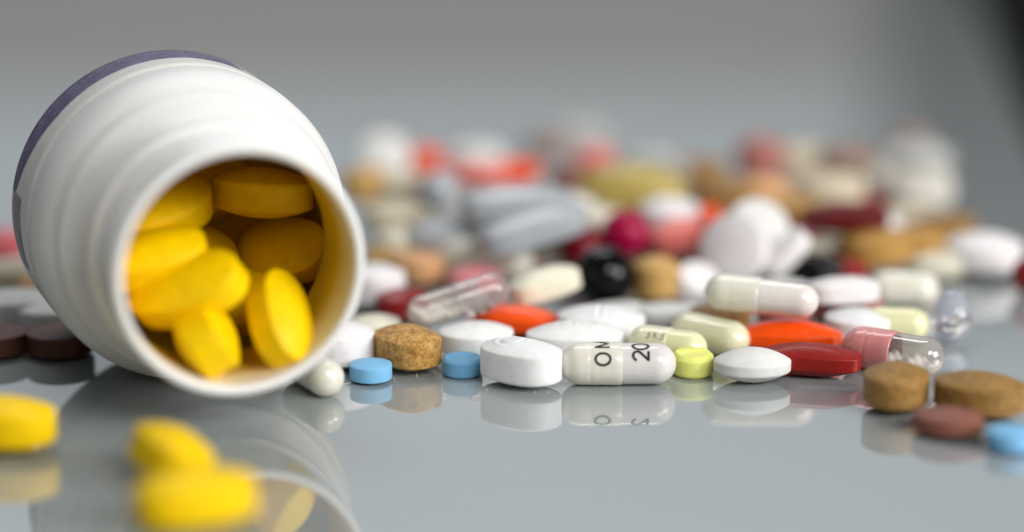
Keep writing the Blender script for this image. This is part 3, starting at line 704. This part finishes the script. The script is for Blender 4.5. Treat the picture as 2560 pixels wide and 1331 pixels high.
    ('yellow_caplet', ('fat', 15.2, 9.3, 7.4, 3.9, ('n', 110)), 'yellow', (-38.97, -56.8, 3.7), (20, 0, 0), 'yellow caplet nearest the camera, front one of the touching pair', 'caplet', 'yellow caplets that belong to the bottle'),
    ('yellow_caplet', ('fat', 15.2, 9.3, 7.4, 3.9, ('n', 110)), 'yellow', (-36.34, 4.92, 27.66), (-14, -1, -4), 'yellow caplet lying on its side at the top inside the bottle mouth', 'caplet', 'yellow caplets that belong to the bottle'),
    ('yellow_caplet', ('fat', 15.2, 9.3, 7.4, 3.9, ('n', 110)), 'yellow', (-49.86, -2.59, 26.64), (35, 14, 20), 'yellow caplet at the upper left inside the bottle, half hidden by the lip', 'caplet', 'yellow caplets that belong to the bottle'),
    ('yellow_caplet', ('fat', 15.2, 9.3, 7.4, 3.9, ('n', 110)), 'yellow', (-41.49, 20.08, 17.13), (10, 0, 80), 'yellow caplet deepest in the dark gap inside the bottle', 'caplet', 'yellow caplets that belong to the bottle'),
    ('yellow_caplet', ('fat', 15.2, 9.3, 7.4, 3.9, ('n', 110)), 'yellow', (-33.33, 8.26, 17.87), (-24, 10, 55), 'yellow caplet at the right wall inside the bottle, below the topmost one', 'caplet', 'yellow caplets that belong to the bottle'),
    ('yellow_caplet', ('fat', 15.2, 9.3, 7.4, 3.9, ('n', 110)), 'yellow', (-50.03, -10.72, 21.87), (4, 10, 22), 'bright yellow caplet resting on the long tilted one inside the bottle', 'caplet', 'yellow caplets that belong to the bottle'),
    ('yellow_caplet', ('fat', 17.2, 9.4, 7.6, 4.0, ('n', 110)), 'yellow', (-44.96, -14.09, 18.4), (-14, 19, 38), 'long tilted yellow caplet in the middle of the bottle mouth', 'caplet', 'yellow caplets that belong to the bottle'),
    ('yellow_caplet', ('fat', 15, 10, 8.2, 4.4, ('n', 110)), 'yellow', (-42.6, -15.2, 11.9), (104, 6, 60), 'yellow caplet end on at the bottom left inside the bottle mouth', 'caplet', 'yellow caplets that belong to the bottle'),
    ('yellow_caplet', ('fat', 14.2, 9.2, 7.4, 3.9, ('n', 110)), 'yellow', (-32.34, -12.64, 13.58), (108, 47, 38), 'yellow caplet standing upright at the bottom right inside the bottle mouth', 'caplet', 'yellow caplets that belong to the bottle'),
    ('yellow_caplet', ('fat', 15.2, 9.3, 7.4, 3.9, ('n', 110)), 'yellow', (-47.28, 3.81, 18.45), (40, -10, 40), 'yellow caplet behind the bright one inside the bottle', 'caplet', 'yellow caplets that belong to the bottle'),
    ('yellow_caplet', ('fat', 15.2, 9.3, 7.4, 3.9, ('n', 110)), 'yellow', (-39.86, 3.52, 11.55), (-40, 5, 50), 'yellow caplet behind the upright one deep in the bottle', 'caplet', 'yellow caplets that belong to the bottle'),
    ('yellow_caplet', ('fat', 15.2, 9.3, 7.4, 3.9, ('n', 110)), 'yellow', (-46.66, 14.81, 25.41), (30, 20, 50), 'yellow caplet behind the topmost one in the back of the bottle', 'caplet', 'yellow caplets that belong to the bottle'),
    ('buried_tablet', ('fat', 9.6, 7.4, 4.4, 2.6), 'white_c', (-2.63, 73.19, 2.2), (129, 0, 0), 'greyish white tablet low in the heap, half buried under the greyish white tablet', 'tablet', 'tablets buried in the heap'),
    ('buried_tablet', ('oval', 9.5, 8.5, 4.2, 2.4), 'maroon', (28.71, 74.17, 2.1), (149, 0, 0), 'maroon tablet low in the heap, half buried under the round white tablet', 'tablet', 'tablets buried in the heap'),
    ('buried_tablet', ('fat', 9.6, 7.4, 4.4, 2.6), 'beige', (59.28, 73.62, 2.2), (26, 0, 0), 'beige tablet low in the heap, half buried under the golden tablet', 'tablet', 'tablets buried in the heap'),
    ('buried_tablet', ('fat', 9.6, 7.4, 4.4, 2.6), 'ochre', (-8.19, 83.53, 2.2), (127, 0, 0), 'ochre tablet low in the heap, half buried under the coral caplet', 'tablet', 'tablets buried in the heap'),
    ('buried_tablet', ('oval', 10.5, 7.5, 4.4, 2.6), 'beige', (23.77, 82.56, 2.2), (126, 0, 0), 'beige tablet low in the heap, half buried under the ochre tablet', 'tablet', 'tablets buried in the heap'),
    ('buried_tablet', ('oval', 10.5, 7.5, 4.4, 2.6), 'maroon', (34.6, 83.86, 2.2), (18, 0, 0), 'maroon tablet low in the heap, half buried under the peach tablet', 'tablet', 'tablets buried in the heap'),
    ('buried_tablet', ('oval', 9.5, 8.5, 4.2, 2.4), 'beige', (54.71, 84.32, 2.1), (146, 0, 0), 'beige tablet low in the heap, half buried under the small pink tablet', 'tablet', 'tablets buried in the heap'),
    ('buried_tablet', ('oval', 10.5, 7.5, 4.4, 2.6), 'white_a', (66.19, 84.04, 2.2), (89, 0, 0), 'white tablet low in the heap, half buried under the ochre tablet', 'tablet', 'tablets buried in the heap'),
    ('buried_tablet', ('oval', 10.5, 7.5, 4.4, 2.6), 'cream', (-14.11, 93.48, 2.2), (178, 0, 0), 'cream tablet low in the heap, half buried under the beige tablet', 'tablet', 'tablets buried in the heap'),
    ('buried_tablet', ('oval', 10.5, 7.5, 4.4, 2.6), 'cream', (39.57, 92.6, 2.2), (42, 0, 0), 'cream tablet low in the heap, mostly hidden under the beige tablet', 'tablet', 'tablets buried in the heap'),
    ('buried_tablet', ('oval', 9.5, 8.5, 4.2, 2.4), 'beige', (71.9, 92.1, 2.1), (59, 0, 0), 'beige tablet low in the heap, half buried under the translucent softgel', 'tablet', 'tablets buried in the heap'),
    ('buried_tablet', ('fat', 9.6, 7.4, 4.4, 2.6), 'beige', (-8.32, 101.22, 2.2), (67, 0, 0), 'beige tablet low in the heap, half buried under the far orange round tablet', 'tablet', 'tablets buried in the heap'),
    ('buried_tablet', ('fat', 9.6, 7.4, 4.4, 2.6), 'beige', (12.66, 103.11, 2.2), (158, 0, 0), 'beige tablet low in the heap, half buried under the greyish tablet', 'tablet', 'tablets buried in the heap'),
    ('buried_tablet', ('oval', 9.5, 8.5, 4.2, 2.4), 'cream', (33.44, 102.0, 2.1), (162, 0, 0), 'cream tablet low in the heap, half buried under the pale beige tablet', 'tablet', 'tablets buried in the heap'),
    ('buried_tablet', ('oval', 9.5, 8.5, 4.2, 2.4), 'white_c', (53.96, 102.4, 2.1), (145, 0, 0), 'greyish white tablet low in the heap, half buried under the far mauve brown tablet', 'tablet', 'tablets buried in the heap'),
    ('buried_tablet', ('oval', 10.5, 7.5, 4.4, 2.6), 'maroon', (64.66, 101.4, 2.2), (6, 0, 0), 'maroon tablet low in the heap, half buried under the long maroon caplet', 'tablet', 'tablets buried in the heap'),
    ('buried_tablet', ('oval', 10.5, 7.5, 4.4, 2.6), 'cream', (-3.46, 110.83, 2.2), (122, 0, 0), 'cream tablet low in the heap, half buried under the tan brown tablet', 'tablet', 'tablets buried in the heap'),
    ('buried_tablet', ('oval', 9.5, 8.5, 4.2, 2.4), 'white_a', (7.16, 110.77, 2.1), (87, 0, 0), 'white tablet low in the heap, half buried under the whitish translucent softgel', 'tablet', 'tablets buried in the heap'),
    ('buried_tablet', ('oval', 10.5, 7.5, 4.4, 2.6), 'beige', (50.47, 111.99, 2.2), (93, 0, 0), 'beige tablet low in the heap, half buried under the golden brown tablet', 'tablet', 'tablets buried in the heap'),
]
for row in PILLS:
    pill(*row)

# ------------------------------------------------------------------ two-piece capsules with parts
# the printed capsule: cream cap on the left, pinkish body on the right
c = pill_parts('printed_capsule', (15.43, 0.06, 3.18), (0.5, 0, 0), 'cream and pinkish white capsule printed OM and 20 in black', 'capsule')
Lc, rc = 17.1, 3.16
capv = lathe(cap_profile(-Lc / 2, 0.52, rc, -1), 96, cap0=True)
cap_o = pill_child('capsule_cap', capv, 'capsule_cream', c)
body_p = [(-2.0, 2.98)] + [(x, 3.02) for x in np.linspace(-1.8, Lc / 2 - 3.02, 12)] + hemi(Lc / 2 - 3.02, 3.02, 1, 16)[::-1][1:]
body_o = pill_child('capsule_body', lathe(body_p, 96, cap0=True, cap1=True), 'capsule_white', c)
def printed(text, size, width, r, x0, ang0, parent, mat, flip=1, gap=0.35, stretch=1.0):
    a = ang0
    for ch in text:
        vv, ff, w_ = letter_on_cylinder(ch, size, width, r, x0, a, flip, stretch)
        pill_child('letter', (vv, ff), mat, parent)
        a += flip * (w_ + gap) / r
printed('OM', 2.15, 0.37, rc * 1.004 + 0.02, -1.2, R(12), cap_o, 'ink', 1, 0.98, 1.05)
printed('20', 2.3, 0.39, 3.02 + 0.02, 4.4, R(24), body_o, 'ink', 1, 0.2, 1.12)

# the clear capsule with white powder settled at its left end
c = pill_parts('clear_capsule', (-8.26, 21.04, 6.70), (15, 14, 0), 'clear capsule with white powder, lying across the orange caplet', 'capsule')
L2 = 16.3
cap_o = pill_child('capsule_cap', half_shell(L2 / 2, -0.6, 2.72, 0.11, 1), 'shell_clear', c)
body_o = pill_child('capsule_body', half_shell(-L2 / 2, 3.4, 2.58, 0.11, -1), 'shell_clear', c)
def powder_fill(L, x0, x1, r, level, seed, slope=0.0):
    """a settled heap of powder inside a tube: filled below a bumpy surface"""
    rng = random.Random(seed); V, F = [], []; N, K = 40, 14
    ph = [rng.uniform(0, 6.28) for _ in range(8)]
    for i in range(N + 1):
        x = x0 + (x1 - x0) * i / N
        rr = r
        if x < -L / 2 + r: rr = math.sqrt(max(0.02, r * r - (x + L / 2 - r) ** 2))
        if x > L / 2 - r: rr = math.sqrt(max(0.02, r * r - (x - L / 2 + r) ** 2))
        for k in range(2 * K):
            a = 2 * math.pi * k / (2 * K)
            y, z = rr * math.cos(a), rr * math.sin(a)
            top_ = level + slope * (x - x0) + 0.28 * math.sin(1.7 * x + ph[0]) + 0.18 * math.sin(4.1 * x + 2.3 * y + ph[1]) + 0.12 * math.sin(7.3 * x - 5 * y + ph[2])
            V.append((x, y, max(-rr, min(z, top_))))
    n2 = 2 * K
    for i in range(N):
        for k in range(n2):
            k2 = (k + 1) % n2; F.append((i * n2 + k, (i + 1) * n2 + k, (i + 1) * n2 + k2, i * n2 + k2))
    return V, F
pill_child('powder', powder_fill(L2 - 0.5, -L2 / 2 + 0.3, 4.5, 2.36, 0.9, 4, -0.33), 'powder', c)

# the pearly beige capsule
c = pill_parts('pearly_capsule', (37.81, 15.79, 8.90), (-13, -3, 0), 'pearly cream capsule with a pinkish white half, lying over the bright orange caplet', 'capsule')
L3 = 17.4
pill_child('capsule_cap', lathe(cap_profile(-L3 / 2, -0.3, 2.85, -1), 64, cap0=True), 'beige_gel', c)
pill_child('capsule_body', lathe([(-1.0, 2.66)] + [(x, 2.7) for x in np.linspace(-0.8, L3 / 2 - 2.7, 8)] + hemi(L3 / 2 - 2.7, 2.7, 1, 14)[::-1][1:], 64, cap0=True, cap1=True), 'pink_gel', c)

# the capsule with the pink cap and the clear, part filled end
c = pill_parts('pink_capsule', (56.54, 5.71, 3.20), (-31, 0, 0), 'capsule with a pink cap and a clear end behind the ochre tablet', 'capsule')
L4 = 16.0
pill_child('capsule_cap', lathe(cap_profile(-L4 / 2, 0.3, 3.15, -1), 64, cap0=True), 'capsule_pink', c)
pill_child('capsule_body', half_shell(L4 / 2, -1.5, 3.0, 0.12, 1), 'shell_clear', c)
pill_child('powder', powder_fill(L4 - 0.6, -1.2, L4 / 2 - 0.4, 2.84, -0.9, 12, -0.02), 'powder', c)

# the pale capsule lettered FXF, upside down
c = pill_parts('lettered_capsule', (23.32, 10.40, 2.75), (-24, 0, 0), 'pale translucent capsule lettered FXF, behind the printed capsule', 'capsule')
L5 = 12.5
cap_o = pill_child('capsule_cap', lathe(cap_profile(-L5 / 2, 0.5, 2.75, -1), 64, cap0=True), 'pale_gel', c)
pill_child('capsule_body', lathe([(-1.0, 2.58)] + [(x, 2.62) for x in np.linspace(-0.8, L5 / 2 - 2.62, 8)] + hemi(L5 / 2 - 2.62, 2.62, 1, 14)[::-1][1:], 64, cap0=True, cap1=True), 'pale_yellow', c)
def lying(text, size, width, r, x0, ang, parent, mat, gap=0.35):
    """letters whose reading direction runs along the axis towards -x, tops pointing down (upside down)"""
    x = x0
    for ch in text:
        w_, strokes = GLYPH[ch]; V, F = [], []
        for st in strokes:
            P = resample([(p * size, q * size) for p, q in st], 0.15)
            b = len(V)
            for i in range(len(P)):
                d = P[min(len(P) - 1, i + 1)] - P[max(0, i - 1)]; d /= (np.linalg.norm(d) + 1e-9); nn = np.array([-d[1], d[0]])
                for side in (-1, 1):
                    u, v = P[i] + side * nn * width / 2
                    th = ang - v / r
                    V.append((x - u, -r * math.cos(th), r * math.sin(th)))
            for i in range(len(P) - 1):
                a = b + 2 * i; F.append((a, a + 1, a + 3, a + 2))
        pill_child('letter', (V, F), mat, parent); x -= w_ * size + gap
lying('FXF', 1.25, 0.11, 2.80, 0.1, R(60), cap_o, 'ink_grey', 0.35)

# two stray fibres on the glass beside the pearly capsule
def hair(pts, r, label):
    V, F = [], []; k = 6
    for i, p in enumerate(pts):
        for j in range(k):
            a = 2 * math.pi * j / k; V.append((p[0], p[1] + r * math.cos(a), p[2] + r * math.sin(a)))
    for i in range(len(pts) - 1):
        for j in range(k):
            j2 = (j + 1) % k; F.append((i * k + j, i * k + j2, (i + 1) * k + j2, (i + 1) * k + j))
    o = link('stray_fibre', make_mesh('stray_fibre', V, F, 'white_a'))
    tag(o, label, 'fibre')
x0, y0, _ = (-24.68, -0.47, 0.10)
hair([(x0 + 1.1 * t, y0 + 0.25 * math.sin(2.2 * t), 0.1 + 0.25 * t) for t in np.linspace(0, 1, 9)], 0.045, 'short white fibre between the pearly capsule and the leftmost blue tablet')
# crumbs and powder fallen from the tablets
V, F = [], []; rng = random.Random(11)
for cx, cy, spread, num in ((-13.91, 4.04)+(6, 26), (0.58, -4.46)+(7, 10), (27.47, -0.73)+(9, 12), (53.45, -14.34)+(9, 22), (-40.11, -17.80)+(16, 16)):
    for k in range(num):
        x, y = rng.gauss(cx, spread * 0.7), rng.gauss(cy, spread * 0.45); r = rng.choice((0.05, 0.06, 0.08, 0.12))
        o_ = len(V)
        V += [(x + r, y, r * .8), (x - r * .8, y + r * .4, r), (x - r * .3, y - r, r * .7), (x, y + r, r * .6), (x, y, 2 * r), (x, y, 0.01)]
        F += [(o_, o_ + 3, o_ + 4), (o_ + 3, o_ + 1, o_ + 4), (o_ + 1, o_ + 2, o_ + 4), (o_ + 2, o_, o_ + 4), (o_ + 3, o_, o_ + 5), (o_ + 1, o_ + 3, o_ + 5), (o_ + 2, o_ + 1, o_ + 5), (o_, o_ + 2, o_ + 5)]
for k in range(90):                                   # dust settled on the open glass
    x, y, r = rng.uniform(-60, 75), rng.uniform(-75, 4), rng.choice((0.03, 0.04, 0.05))
    o_ = len(V)
    V += [(x + r, y, 0.01), (x - r, y + r, 0.01), (x - r * .5, y - r, 0.01), (x, y, r)]
    F += [(o_, o_ + 1, o_ + 3), (o_ + 1, o_ + 2, o_ + 3), (o_ + 2, o_, o_ + 3)]
cr = link('crumbs', make_mesh('crumbs', V, F, 'cream', False)); cr['kind'] = 'stuff'
cr['label'] = 'tiny crumbs of tablet powder on the glass in front of the row'
